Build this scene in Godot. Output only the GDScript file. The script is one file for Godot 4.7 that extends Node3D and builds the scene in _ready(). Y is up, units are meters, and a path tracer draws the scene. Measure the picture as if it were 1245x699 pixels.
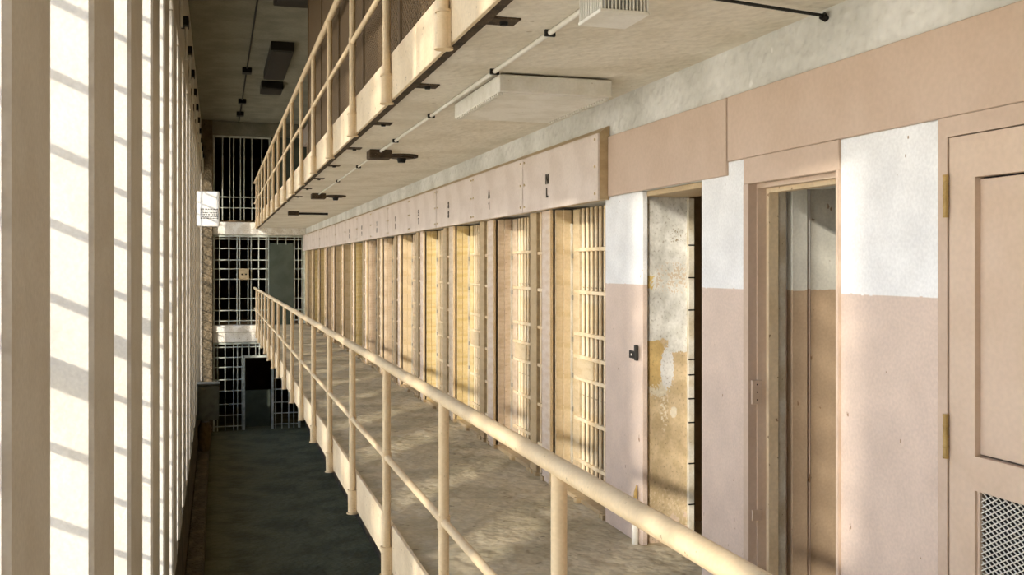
extends Node3D
# A prison tier: cell fronts and utility doors along the right, a railed gallery walkway with another above,
# deep window piers along the left, barred gates on the end wall.
# Positions are written as (x to the right, y above the ground floor, t metres ahead of the camera); z = -t.

const EYE := 4.47
const S := 2.855          # storey height; walkway floor
const XC := 2.35          # face of the cell wall
const TEND := 27.8        # end wall
const TBACK := -4.0       # wall behind the camera
const XL := -0.40         # inner face of the window wall
const CEIL := 8.37
const WTOP := 6.95         # head of the tall windows
const ROOM := 9.0          # depth of the rooms beyond the end gates

var ORG := Vector3.ZERO   # origin of the thing being built, taken off every vertex
var M := {}
var taken := {}
var rng := RandomNumberGenerator.new()

# ---------------------------------------------------------------- geometry helpers
func V(x: float, y: float, t: float) -> Vector3:
	return Vector3(x, y, -t)

func new_st() -> SurfaceTool:
	var st := SurfaceTool.new()
	st.begin(Mesh.PRIMITIVE_TRIANGLES)
	return st

func uv_of(p: Vector3, n: Vector3) -> Vector2:
	var a := n.abs()
	if a.x >= a.y and a.x >= a.z:
		return Vector2(-p.z, -p.y)
	if a.z >= a.y:
		return Vector2(p.x, -p.y)
	return Vector2(p.x, p.z)

func tri(st: SurfaceTool, a: Vector3, b: Vector3, c: Vector3, n: Vector3) -> void:
	var q := [a, b, c]
	if (b - a).cross(c - a).dot(n) > 0.0:
		q = [a, c, b]
	for p in q:
		st.set_normal(n)
		st.set_uv(uv_of(p, n))
		st.add_vertex(p - ORG)

func quad(st: SurfaceTool, a: Vector3, b: Vector3, c: Vector3, d: Vector3, n: Vector3) -> void:
	tri(st, a, b, c, n)
	tri(st, a, c, d, n)

# box between two corners given as (x, y, t), edges chamfered by e
func box(st: SurfaceTool, x0: float, x1: float, y0: float, y1: float, t0: float, t1: float, e := 0.0) -> void:
	var c := V((x0 + x1) / 2, (y0 + y1) / 2, (t0 + t1) / 2)
	var h := Vector3(absf(x1 - x0) / 2, absf(y1 - y0) / 2, absf(t1 - t0) / 2)
	e = minf(e, 0.45 * minf(h.x, minf(h.y, h.z)))
	var g := h - Vector3(e, e, e)
	for ax in 3:
		var u := (ax + 1) % 3
		var w := (ax + 2) % 3
		for s in [-1.0, 1.0]:
			var n := Vector3.ZERO
			n[ax] = s
			var p: Array[Vector3] = []
			for k in [[-1, -1], [1, -1], [1, 1], [-1, 1]]:
				var q := Vector3.ZERO
				q[ax] = s * h[ax]
				q[u] = k[0] * g[u]
				q[w] = k[1] * g[w]
				p.append(c + q)
			quad(st, p[0], p[1], p[2], p[3], n)
	if e <= 0.0:
		return
	for ax in 3:                      # edges running along ax
		var u := (ax + 1) % 3
		var w := (ax + 2) % 3
		for su in [-1.0, 1.0]:
			for sw in [-1.0, 1.0]:
				var n := Vector3.ZERO
				n[u] = su
				n[w] = sw
				var p: Array[Vector3] = []
				for k in [[-1, 0], [1, 0], [1, 1], [-1, 1]]:
					var q := Vector3.ZERO
					q[ax] = k[0] * g[ax]
					q[u] = su * (h[u] if k[1] == 0 else g[u])
					q[w] = sw * (g[w] if k[1] == 0 else h[w])
					p.append(c + q)
				quad(st, p[0], p[1], p[2], p[3], n.normalized())
	for sx in [-1.0, 1.0]:
		for sy in [-1.0, 1.0]:
			for sz in [-1.0, 1.0]:
				var s := Vector3(sx, sy, sz)
				tri(st, c + s * Vector3(h.x, g.y, g.z), c + s * Vector3(g.x, h.y, g.z), c + s * Vector3(g.x, g.y, h.z), s.normalized())

# round tube through a list of points with one radius for each
func tube(st: SurfaceTool, pts: Array, rad: Array, seg := 12, caps := true) -> void:
	var rings := []
	var norms := []
	var dir0: Vector3 = (pts[1] - pts[0]).normalized()
	var side := dir0.cross(Vector3.UP if absf(dir0.y) < 0.9 else Vector3.RIGHT).normalized()
	for i in pts.size():
		var d: Vector3 = (pts[min(i + 1, pts.size() - 1)] - pts[max(i - 1, 0)]).normalized()
		side = (side - d * side.dot(d)).normalized()
		var other := d.cross(side)
		var r := []
		var nn := []
		for k in seg:
			var a := TAU * k / seg
			var n: Vector3 = side * cos(a) + other * sin(a)
			nn.append(n)
			r.append(pts[i] + n * rad[i])
		rings.append(r)
		norms.append(nn)
	for i in pts.size() - 1:
		for k in seg:
			var k2 := (k + 1) % seg
			var q := [rings[i][k], rings[i][k2], rings[i + 1][k2], rings[i + 1][k]]
			var n := [norms[i][k], norms[i][k2], norms[i + 1][k2], norms[i + 1][k]]
			var order := [0, 1, 2, 0, 2, 3]
			if (q[1] - q[0]).cross(q[2] - q[0]).dot(n[0] + n[1]) > 0.0:
				order = [0, 2, 1, 0, 3, 2]
			for j in order:
				st.set_normal(n[j])
				st.set_uv(Vector2(float(k) / seg, q[j].y))
				st.add_vertex(q[j] - ORG)
	if caps:
		for i in [0, pts.size() - 1]:
			var d: Vector3 = (pts[0] - pts[1] if i == 0 else pts[i] - pts[i - 1]).normalized()
			for k in seg:
				tri(st, pts[i], rings[i][k], rings[i][(k + 1) % seg], d)

# prism: polygon in the (x, y) plane drawn out from t0 to t1
func prism(st: SurfaceTool, poly: Array, t0: float, t1: float) -> void:
	var mid := Vector2.ZERO
	for p in poly:
		mid += p / poly.size()
	for i in poly.size():
		var a: Vector2 = poly[i]
		var b: Vector2 = poly[(i + 1) % poly.size()]
		var n2 := Vector2(b.y - a.y, a.x - b.x).normalized()
		if n2.dot((a + b) / 2 - mid) < 0.0:
			n2 = -n2
		quad(st, V(a.x, a.y, t0), V(b.x, b.y, t0), V(b.x, b.y, t1), V(a.x, a.y, t1), Vector3(n2.x, n2.y, 0))
		tri(st, V(mid.x, mid.y, t0), V(a.x, a.y, t0), V(b.x, b.y, t0), Vector3(0, 0, 1))
		tri(st, V(mid.x, mid.y, t1), V(a.x, a.y, t1), V(b.x, b.y, t1), Vector3(0, 0, -1))

# ---------------------------------------------------------------- object helpers
func numbered(called: String) -> String:
	var n: int = taken.get(called, 0)
	taken[called] = n + 1
	return called if n == 0 else "%s_%03d" % [called, n]

func commit(called: String, st: SurfaceTool, m: Material, parent: Node) -> MeshInstance3D:
	var o := MeshInstance3D.new()
	o.name = called
	o.mesh = st.commit()
	o.material_override = m
	parent.add_child(o, true)
	return o

func inst(called: String, mesh: Mesh, m: Material, at: Vector3, parent: Node) -> MeshInstance3D:
	var o := MeshInstance3D.new()
	o.name = called
	o.mesh = mesh
	o.material_override = m
	parent.add_child(o, true)
	o.position = at
	return o

func tag(o: Node, label: String, category := "", group := "", kind := "") -> void:
	o.set_meta("label", label)
	if category != "":
		o.set_meta("category", category)
	if group != "":
		o.set_meta("group", group)
	if kind != "":
		o.set_meta("kind", kind)

func thing(called: String, at: Vector3, label: String, category: String, group := "", kind := "") -> Node3D:
	var o := Node3D.new()
	o.name = numbered(called)
	add_child(o)
	o.position = at
	ORG = at
	tag(o, label, category, group, kind)
	return o

func setting(called: String, label: String, category: String, at := Vector3.ZERO) -> Node3D:
	return thing(called, at, label, category, "", "structure")

func part_box(called: String, m: Material, parent: Node, x0: float, x1: float, y0: float, y1: float, t0: float, t1: float, e := 0.0) -> MeshInstance3D:
	var st := new_st()
	box(st, x0, x1, y0, y1, t0, t1, e)
	return commit(called, st, m, parent)

# ---------------------------------------------------------------- materials
func fnoise(seed_: int, freq: float, oct := 4) -> FastNoiseLite:
	var n := FastNoiseLite.new()
	n.seed = seed_
	n.noise_type = FastNoiseLite.TYPE_SIMPLEX_SMOOTH
	n.frequency = freq
	n.fractal_octaves = oct
	return n

# a seamless square of paint: base colour, mottling towards a second colour, fine grain, chips of a third colour
func paint_image(base: Color, mottle: Color, chip: Color, seed_: int, amount: float, grain: float, chips: float, stretch := 1.0, size := 256) -> ImageTexture:
	var coarse := fnoise(seed_, 0.012, 4).get_seamless_image(size, size)
	var fine := fnoise(seed_ + 7, 0.16, 3).get_seamless_image(size, size)
	var spots := fnoise(seed_ + 13, 0.07, 3).get_seamless_image(size, size)
	if stretch != 1.0:
		var w := int(size / stretch)
		for im in [coarse, spots]:
			im.resize(size, w, Image.INTERPOLATE_BILINEAR)
			var tall := Image.create(size, size, false, im.get_format())
			for k in int(stretch):
				tall.blit_rect(im, Rect2i(0, 0, size, w), Vector2i(0, k * w))
			im.copy_from(tall)
	var out := Image.create(size, size, false, Image.FORMAT_RGB8)
	for y in size:
		for x in size:
			var c := coarse.get_pixel(x, y).r
			var f := fine.get_pixel(x, y).r - 0.5
			var col := base.lerp(mottle, clampf((c - 0.35) * 2.2, 0, 1) * amount)
			col = col * (1.0 + f * grain)
			if chips > 0.0 and spots.get_pixel(x, y).r > 1.0 - chips:
				col = col.lerp(chip, 0.75)
			out.set_pixel(x, y, Color(clampf(col.r, 0, 1), clampf(col.g, 0, 1), clampf(col.b, 0, 1)))
	return ImageTexture.create_from_image(out)

func bumps(seed_: int, freq: float, strength: float) -> ImageTexture:
	var im := fnoise(seed_, freq, 4).get_seamless_image(256, 256)
	im.bump_map_to_normal_map(strength)
	return ImageTexture.create_from_image(im)

func rgb(r: int, g: int, b: int) -> Color:
	return Color8(r, g, b)

func painted(key: String, base: Color, mottle: Color, chip: Color, rough: float, amount := 0.5, grain := 0.12, chips := 0.0, scale := 0.8, bump: Texture2D = null, depth := 0.6, stretch := 1.0) -> StandardMaterial3D:
	var m := StandardMaterial3D.new()
	m.albedo_texture = paint_image(base, mottle, chip, hash(key) % 1000, amount, grain, chips, stretch)
	m.uv1_triplanar = true
	m.uv1_world_triplanar = true
	m.uv1_scale = Vector3.ONE * scale
	m.roughness = rough
	m.metallic_specular = 0.35
	if bump:
		m.normal_enabled = true
		m.normal_texture = bump
		m.normal_scale = depth
	M[key] = m
	return m

func plain(key: String, c: Color, rough: float, metal := 0.0) -> StandardMaterial3D:
	var m := StandardMaterial3D.new()
	m.albedo_color = c
	m.roughness = rough
	m.metallic = metal
	m.metallic_specular = 0.35
	M[key] = m
	return m

# two-tone wall paint: white above, pink below, with a brushed edge and scraped spots; one tile is 1.3 m wide and 2.7 m high
func two_tone(key: String, low: Color, high: Color, edge_y: float, seed_: int, chip: float) -> StandardMaterial3D:
	var w := 384
	var h := 800
	var wob := fnoise(seed_, 0.03, 3)
	var mot := fnoise(seed_ + 3, 0.012, 4)
	var fine := fnoise(seed_ + 5, 0.2, 2)
	var scr := fnoise(seed_ + 9, 0.045, 4)
	var im := Image.create(w, h, false, Image.FORMAT_RGB8)
	for y in h:
		var m_up := 2.7 * (1.0 - (y + 0.5) / h)
		for x in w:
			var border := edge_y + 0.003 * wob.get_noise_2d(x, 0) + 0.002 * wob.get_noise_2d(x * 4, 50)
			var c := high if m_up > border else low
			c = c * (1.0 + 0.05 * mot.get_noise_2d(x, y) + 0.04 * fine.get_noise_2d(x, y))
			if scr.get_noise_2d(x, y * 0.5) > chip:
				c = c.lerp(rgb(120, 88, 56), 0.7)
			im.set_pixel(x, y, Color(minf(c.r, 1), minf(c.g, 1), minf(c.b, 1)))
	var m := StandardMaterial3D.new()
	m.albedo_texture = ImageTexture.create_from_image(im)
	m.uv1_scale = Vector3(1 / 1.3, 1 / 2.7, 1)
	m.uv1_offset = Vector3(0.3, (S + 2.7) / 2.7, 0)
	m.roughness = 0.42
	m.metallic_specular = 0.4
	m.normal_enabled = true
	m.normal_texture = bumps(seed_, 0.06, 3.0)
	m.normal_scale = 0.12
	M[key] = m
	return m

# the old peeling paint of the first doorway's reveal, 0.31 m wide and 2.05 m high: white-grey over ochre over tan steel
func peeling(key: String) -> StandardMaterial3D:
	var w := 160
	var h := 900
	var big := fnoise(41, 0.02, 4)
	var fine := fnoise(42, 0.09, 4)
	var im := Image.create(w, h, false, Image.FORMAT_RGB8)
	for y in h:
		var v := (y + 0.5) / h
		for x in w:
			var u := (x + 0.5) / w
			var a := big.get_noise_2d(x, y)
			var b := fine.get_noise_2d(x, y)
			var c := rgb(206, 184, 148).lerp(rgb(190, 168, 130), clampf(0.5 + 1.3 * a, 0, 1))      # tan undercoat
			var white := rgb(204, 202, 192).lerp(rgb(226, 224, 216), clampf(0.5 + 1.4 * a, 0, 1))
			var edge := 0.450 + 0.006 * b if u > 0.52 else 0.415 + 0.012 * a
			if v < edge:
				c = white
				var spot := 1.0 - absf(v - 0.235) / 0.045
				if spot > 0.0 and u > 0.25 and b + 0.5 * a + 0.25 * spot > 0.30:
					c = rgb(200, 184, 160)                                                     # flaked spots
				if u < 0.16 + 0.15 * b and absf(v - 0.248) < 0.02 + 0.01 * a:
					c = rgb(208, 182, 116)
				if v > 0.09 and v < 0.13 and absf(u - 0.7) < 0.12 and b > 0.28:
					c = rgb(140, 126, 100)
			else:
				var d1 := Vector2((u - 0.20) / 0.27, (v - 0.475) / 0.075).length() + 0.3 * b
				var d2 := Vector2((u - 0.50) / 0.15, (v - 0.495) / 0.062).length() + 0.3 * b
				var d3 := Vector2((u - 0.30) / 0.26, (v - 0.545) / 0.032).length() + 0.5 * b
				if d3 < 1.0:
					c = rgb(214, 204, 180)
				if d1 < 1.0:
					c = rgb(208, 180, 122).lerp(rgb(196, 166, 110), clampf(0.5 + a, 0, 1))
				if d2 < 1.0:
					c = rgb(220, 218, 212)
				var d4 := Vector2((u - 0.64) / 0.08, (v - 0.625) / 0.016).length() + 0.3 * b
				var run := Vector2((u - 0.42) / 0.10, (v - 0.61) / 0.07).length()
				if d4 < 1.0 or (run < 1.0 and b > 0.02 + 0.3 * run):
					c = c.lerp(rgb(220, 212, 192), 0.8)
				if v > 0.84 and b > 0.34 - 0.5 * (v - 0.84):
					c = c.lerp(rgb(212, 198, 170), 0.6)
				if v > 0.94 + 0.05 * a:
					c = c.lerp(rgb(212, 190, 172), 0.7)
			if b < -0.5:
				c = c.lerp(rgb(120, 102, 74), 0.4)
			im.set_pixel(x, y, c * (1.0 + 0.06 * b))
	var m := StandardMaterial3D.new()
	m.albedo_texture = ImageTexture.create_from_image(im)
	m.roughness = 0.5
	M[key] = m
	return m

func make_materials() -> void:
	var plaster := bumps(3, 0.09, 6.0)
	var rough_b := bumps(5, 0.05, 8.0)
	painted("pier", rgb(206, 200, 188), rgb(196, 188, 174), rgb(120, 104, 80), 0.75, 0.5, 0.06, 0.0, 1.2, plaster, 0.08)
	painted("low_wall", rgb(120, 104, 80), rgb(84, 74, 56), rgb(50, 44, 36), 0.8, 0.8, 0.15, 0.25, 0.7, rough_b, 0.5)
	painted("ground", rgb(114, 110, 80), rgb(84, 82, 58), rgb(98, 94, 72), 0.85, 0.6, 0.14, 0.08, 0.35, rough_b, 0.3)
	painted("deck", rgb(206, 192, 160), rgb(172, 160, 130), rgb(128, 116, 92), 0.68, 0.9, 0.12, 0.12, 0.45, rough_b, 0.3)
	painted("soffit", rgb(222, 214, 196), rgb(206, 196, 174), rgb(168, 154, 128), 0.8, 0.7, 0.06, 0.08, 0.5, plaster, 0.15)
	painted("beam", rgb(216, 214, 206), rgb(194, 192, 182), rgb(232, 230, 224), 0.7, 0.9, 0.06, 0.07, 0.35, plaster, 0.3)
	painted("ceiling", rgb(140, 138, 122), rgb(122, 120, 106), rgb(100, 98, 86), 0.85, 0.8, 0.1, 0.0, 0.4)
	painted("pink", rgb(196, 174, 154), rgb(186, 163, 142), rgb(128, 98, 66), 0.5, 0.6, 0.05, 0.0, 0.8)
	painted("pink_door", rgb(204, 182, 160), rgb(194, 170, 146), rgb(120, 92, 62), 0.45, 0.6, 0.05, 0.0, 0.9)
	painted("housing", rgb(212, 198, 186), rgb(200, 184, 170), rgb(130, 104, 76), 0.5, 0.7, 0.06, 0.03, 0.9)
	painted("cream", rgb(228, 204, 164), rgb(216, 188, 144), rgb(92, 66, 40), 0.4, 0.6, 0.08, 0.06, 1.6)
	painted("cream_edge", rgb(222, 202, 168), rgb(206, 184, 148), rgb(112, 84, 56), 0.5, 0.7, 0.08, 0.12, 0.9)
	painted("cell_tan", rgb(216, 195, 158), rgb(202, 178, 136), rgb(110, 80, 46), 0.45, 0.8, 0.07, 0.06, 1.1, null, 0.0, 4.0)
	painted("cell_olive", rgb(190, 166, 128), rgb(174, 150, 112), rgb(96, 72, 42), 0.45, 0.8, 0.07, 0.06, 1.1, null, 0.0, 4.0)
	painted("cell_pink", rgb(222, 204, 186), rgb(210, 186, 160), rgb(120, 88, 56), 0.45, 0.8, 0.07, 0.06, 1.1, null, 0.0, 4.0)
	painted("cell_yellow", rgb(220, 198, 148), rgb(206, 180, 120), rgb(110, 80, 46), 0.45, 0.8, 0.07, 0.06, 1.1, null, 0.0, 4.0)
	painted("cell_beige", rgb(218, 198, 172), rgb(200, 176, 144), rgb(110, 80, 46), 0.45, 0.8, 0.07, 0.07, 1.1, null, 0.0, 4.0)
	painted("cell_bar", rgb(238, 218, 184), rgb(224, 196, 150), rgb(104, 74, 42), 0.4, 0.8, 0.07, 0.07, 1.3)
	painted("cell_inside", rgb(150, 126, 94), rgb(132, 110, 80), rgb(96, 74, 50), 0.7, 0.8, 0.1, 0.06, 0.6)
	painted("grey_strip", rgb(206, 200, 184), rgb(180, 166, 138), rgb(80, 66, 48), 0.5, 0.8, 0.1, 0.1, 1.6)
	painted("end_band", rgb(244, 240, 230), rgb(226, 218, 202), rgb(120, 96, 70), 0.75, 0.9, 0.12, 0.14, 1.1, plaster, 0.5)
	painted("green_grey", rgb(92, 100, 88), rgb(78, 86, 74), rgb(60, 64, 56), 0.7, 0.7, 0.06, 0.0, 0.6)
	painted("gate_bar", rgb(196, 200, 188), rgb(160, 164, 150), rgb(96, 84, 66), 0.45, 0.8, 0.08, 0.08, 1.5)
	painted("fixture", rgb(226, 222, 210), rgb(204, 198, 180), rgb(150, 130, 100), 0.45, 0.6, 0.05, 0.06, 1.2)
	painted("rust", rgb(82, 68, 52), rgb(54, 46, 36), rgb(130, 116, 92), 0.85, 0.9, 0.2, 0.22, 3.0)
	painted("cabinet", rgb(104, 106, 96), rgb(84, 86, 78), rgb(60, 58, 50), 0.45, 0.8, 0.08, 0.08, 1.4)
	painted("drum", rgb(122, 96, 58), rgb(92, 72, 42), rgb(60, 46, 30), 0.6, 0.9, 0.12, 0.1, 1.8)
	painted("white_box", rgb(228, 226, 220), rgb(210, 208, 200), rgb(160, 156, 146), 0.5, 0.5, 0.05, 0.05, 1.2)
	painted("brass", rgb(176, 146, 88), rgb(140, 112, 62), rgb(84, 64, 34), 0.4, 0.8, 0.1, 0.14, 3.0)
	plain("dark_metal", rgb(40, 38, 34), 0.55)
	plain("black", rgb(24, 22, 20), 0.5)
	plain("mesh_dark", rgb(112, 92, 66), 0.6)
	plain("mesh_white", rgb(226, 222, 212), 0.5)
	plain("ink", rgb(66, 58, 46), 0.7)
	plain("steel_grey", rgb(150, 148, 138), 0.45, 0.3)
	two_tone("two_tone", rgb(208, 188, 172), rgb(230, 230, 228), 1.505, 11, 0.66)
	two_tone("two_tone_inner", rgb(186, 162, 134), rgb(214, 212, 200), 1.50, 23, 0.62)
	peeling("peeling")
	var glass := StandardMaterial3D.new()
	glass.albedo_color = Color(0.92, 0.95, 0.93, 0.10)
	glass.transparency = BaseMaterial3D.TRANSPARENCY_ALPHA
	glass.roughness = 0.05
	M["glass"] = glass

# ---------------------------------------------------------------- the scene
func _ready() -> void:
	rng.seed = 20
	# camera: level, turned 16.7 degrees to the right of the corridor, lens shifted down a little
	var cam := Camera3D.new()
	cam.name = "camera"
	add_child(cam)
	cam.position = Vector3(0, EYE, 0)
	cam.rotation.y = -atan(359.0 / 1200.0)
	cam.projection = Camera3D.PROJECTION_FRUSTUM
	cam.near = 0.05
	cam.far = 200.0
	cam.size = 699.0 / 1200.0 * cam.near
	cam.frustum_offset = Vector2(0, -26.5 / 1200.0 * cam.near)
	cam.current = true
	# sky, sun and exposure
	var env := Environment.new()
	env.background_mode = Environment.BG_SKY
	var sm := ProceduralSkyMaterial.new()
	sm.sky_top_color = Color(0.40, 0.56, 0.78)
	sm.sky_horizon_color = Color(0.97, 0.95, 0.90)
	sm.ground_horizon_color = Color(0.90, 0.88, 0.84)
	sm.ground_bottom_color = Color(0.82, 0.80, 0.76)
	sm.sky_curve = 0.25
	sm.sky_energy_multiplier = 1.0
	sm.ground_energy_multiplier = 1.0
	env.sky = Sky.new()
	env.sky.sky_material = sm
	env.background_energy_multiplier = 4.0
	env.tonemap_mode = Environment.TONE_MAPPER_LINEAR
	env.tonemap_exposure = 2.2
	env.sdfgi_enabled = true
	env.ssao_enabled = true
	env.ssil_enabled = true
	var we := WorldEnvironment.new()
	we.name = "environment"
	we.environment = env
	add_child(we)
	var sun := DirectionalLight3D.new()
	sun.name = "sun"
	add_child(sun)
	sun.look_at_from_position(Vector3.ZERO, Vector3(1.0, -0.45, -1.14))
	sun.light_color = Color(1.0, 0.965, 0.91)
	sun.light_energy = 0.85
	sun.light_angular_distance = 1.9
	sun.shadow_enabled = true

	make_materials()
	shell()
	window_wall()
	end_wall()
	near_wall()
	decks()
	cells()
	housing()
	railings()
	upper_tier()
	soffit_things()
	ceiling_things()
	window_wall_things()

# ---------------------------------------------------------------- structure
func shell() -> void:
	var f := setting("floor", "dark grey concrete floor of the ground tier far below the walkway", "floor")
	part_box("floor_slab", M.ground, f, -0.8, 4.8, -0.2, 0.0, TBACK - 0.2, TEND + ROOM + 0.2)
	var c := setting("ceiling", "dark flat ceiling over the top tier", "ceiling")
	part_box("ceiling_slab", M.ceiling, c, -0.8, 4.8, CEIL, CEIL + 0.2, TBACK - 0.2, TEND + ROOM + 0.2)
	var b := setting("wall_back", "plain wall behind the camera", "wall")
	part_box("wall_panel", M.pink, b, -0.8, 4.8, 0.0, CEIL, TBACK - 0.2, TBACK)
	var r := setting("wall_right", "wall of the cell block behind the cells and below the walkway", "wall")
	part_box("outer_wall", M.cell_inside, r, 4.5, 4.8, 0.0, CEIL, TBACK, TEND + ROOM + 0.2)
	part_box("ground_tier_wall", M.low_wall, r, XC + 0.02, XC + 0.2, 0.0, S - 0.21, TBACK, TEND)

func pier_spans() -> Array:
	var out := [[-4.0, -3.45], [-2.6, -1.85], [-1.0, -0.25], [0.55, 1.22], [2.2, 2.72], [3.61, 4.32], [5.12, 5.93]]
	var t := 6.84
	while t < TEND:
		out.append([t, t + (0.80 if t < 26.0 else 0.42)])      # the last pier is narrower
		t += 1.62
	out.append([TEND - 0.03, TEND])
	return out

func window_wall() -> void:
	var spans := pier_spans()
	var w := setting("wall_left", "tall window wall with deep whitewashed piers", "wall")
	part_box("sill_wall", M.low_wall, w, XL - 0.35, XL, 0.0, 1.37, TBACK, TEND, 0.01)
	part_box("header_wall", M.pier, w, XL - 0.35, XL, WTOP, CEIL, TBACK, TEND, 0.01)
	for s in spans:
		var o := part_box("pier", M.pier, w, XL - 0.32, XL, 1.37, WTOP, s[0], s[1], 0.016)
		o.set_meta("label", "whitewashed window pier with chamfered edges")
	var tr := setting("trim_1", "low dark ledge along the foot of the window wall", "ledge")
	part_box("ledge_block", M.low_wall, tr, XL, -0.17, 0.0, 0.46, TBACK, TEND - 0.2, 0.02)
	# glazing: each window has a steel frame, glazing bars and a pane
	for i in spans.size() - 1:
		var a: float = spans[i][1]
		var b: float = spans[i + 1][0]
		var x := XL - 0.28
		var y0 := 1.37
		var y1 := WTOP
		var win := setting("window_%d" % (i + 1), "tall steel window with small panes behind the piers", "window", V(x, y0, (a + b) / 2))
		var st := new_st()
		box(st, x - 0.025, x + 0.025, y0, y1, a, a + 0.03)
		box(st, x - 0.025, x + 0.025, y0, y1, b - 0.03, b)
		box(st, x - 0.025, x + 0.025, y0, y0 + 0.03, a, b)
		box(st, x - 0.025, x + 0.025, y1 - 0.03, y1, a, b)
		box(st, x - 0.03, x + 0.03, EYE - 0.33, EYE - 0.25, a, b)
		commit("frame", st, M.dark_metal, win)
		st = new_st()
		var y := EYE - 0.29
		while y > y0 + 0.1:
			y -= 0.25
			box(st, x - 0.012, x + 0.012, y - 0.012, y + 0.012, a, b)
		y = EYE - 0.29
		while y < y1 - 0.3:
			y += 0.25
			box(st, x - 0.012, x + 0.012, y - 0.012, y + 0.012, a, b)
		var tm: float = (a + b) / 2
		box(st, x - 0.012, x + 0.012, y0, y1, tm - 0.015, tm + 0.015)
		commit("glazing_bars", st, M.dark_metal, win)
		part_box("pane", M.glass, win, x - 0.002, x + 0.002, y0, y1, a, b)
	ORG = Vector3.ZERO

func bar_mesh(r: float, h: float) -> CylinderMesh:
	var m := CylinderMesh.new()
	m.top_radius = r
	m.bottom_radius = r
	m.height = h
	m.radial_segments = 10
	m.rings = 1
	return m

func stud(r0: float, r1: float, h: float) -> CylinderMesh:
	var m := bar_mesh(r0, h)
	m.top_radius = r1
	m.radial_segments = 8
	return m

func end_wall() -> void:
	var w := setting("wall_end", "end wall of the corridor with pale floor bands between barred openings", "wall")
	var xe := 2.36
	# pale bands at the floor levels
	part_box("floor_band", M.end_band, w, -0.11, xe, S - 0.46, S - 0.19, TEND - 0.02, TEND + 0.3, 0.015)
	part_box("floor_band", M.end_band, w, -0.11, xe, S - 0.185, S, TEND - 0.06, TEND + 0.3, 0.015)
	part_box("floor_band", M.end_band, w, -0.11, xe, 2 * S - 0.40, 2 * S - 0.06, TEND - 0.03, TEND + 0.3, 0.015)
	part_box("top_band", M.ceiling, w, XL, 4.5, EYE + 3.53, CEIL, TEND - 0.03, TEND + 0.3, 0.015)
	part_box("wall_panel", M.green_grey, w, 1.38, 2.03, S, 2 * S - 0.62, TEND + 0.02, TEND + 0.1, 0.0)
	part_box("wall_panel", M.green_grey, w, 1.4, xe, 2 * S, EYE + 3.53, TEND + 0.05, TEND + 0.2, 0.0)
	part_box("cell_block_end", M.green_grey, w, xe, 4.5, 0.0, CEIL, TEND, TEND + 0.2, 0.0)
	part_box("wall_end_left", M.green_grey, w, XL - 0.35, -0.11, 0.0, CEIL, TEND, TEND + 0.2, 0.0)
	part_box("corner_column", M.low_wall, w, XL, -0.11, 0.0, CEIL, TEND - 0.2, TEND - 0.03, 0.01)
	# the dark rooms beyond the gates
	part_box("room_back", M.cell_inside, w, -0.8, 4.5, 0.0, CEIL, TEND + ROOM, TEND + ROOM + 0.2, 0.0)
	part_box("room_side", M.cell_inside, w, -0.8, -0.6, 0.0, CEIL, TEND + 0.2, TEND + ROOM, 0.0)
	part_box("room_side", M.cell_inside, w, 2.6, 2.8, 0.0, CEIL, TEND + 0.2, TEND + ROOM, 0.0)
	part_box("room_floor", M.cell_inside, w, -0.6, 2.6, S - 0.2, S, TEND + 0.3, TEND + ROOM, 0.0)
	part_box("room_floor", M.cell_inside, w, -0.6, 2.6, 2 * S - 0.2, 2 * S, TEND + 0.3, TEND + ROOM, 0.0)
	gate("pale barred gate at walkway level with a tan lock box", S + 0.02, 2 * S - 0.41, -0.08, 2.33, M.gate_bar,
		[0.07, 0.32, 0.53, 0.60, 0.82, 0.90, 1.10, 1.30, 1.36, 1.60, 1.83, 2.06, 2.16, 2.26], [0.10, 0.38, 0.70, 1.23, 1.51, 1.75, 2.06, 2.32], 1)
	gate("barred grille of the ground tier around a dark doorway", 0.0, S - 0.47, -0.08, 2.2, M.gate_bar,
		[0.02, 0.22, 0.44, 0.54, 0.66, 1.42, 1.55, 1.72, 1.90, 2.04, 2.16], [0.12, 0.42, 0.72, 1.08, 1.38, 1.72, 1.98, 2.26], 0)
	gate("barred grille of the top tier under the ceiling band", 2 * S, EYE + 3.52, -0.08, 1.4, M.gate_bar,
		[0.15, 0.34, 0.44, 0.62, 0.72, 0.92, 1.18], [0.33, 0.62], 2)

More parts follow.
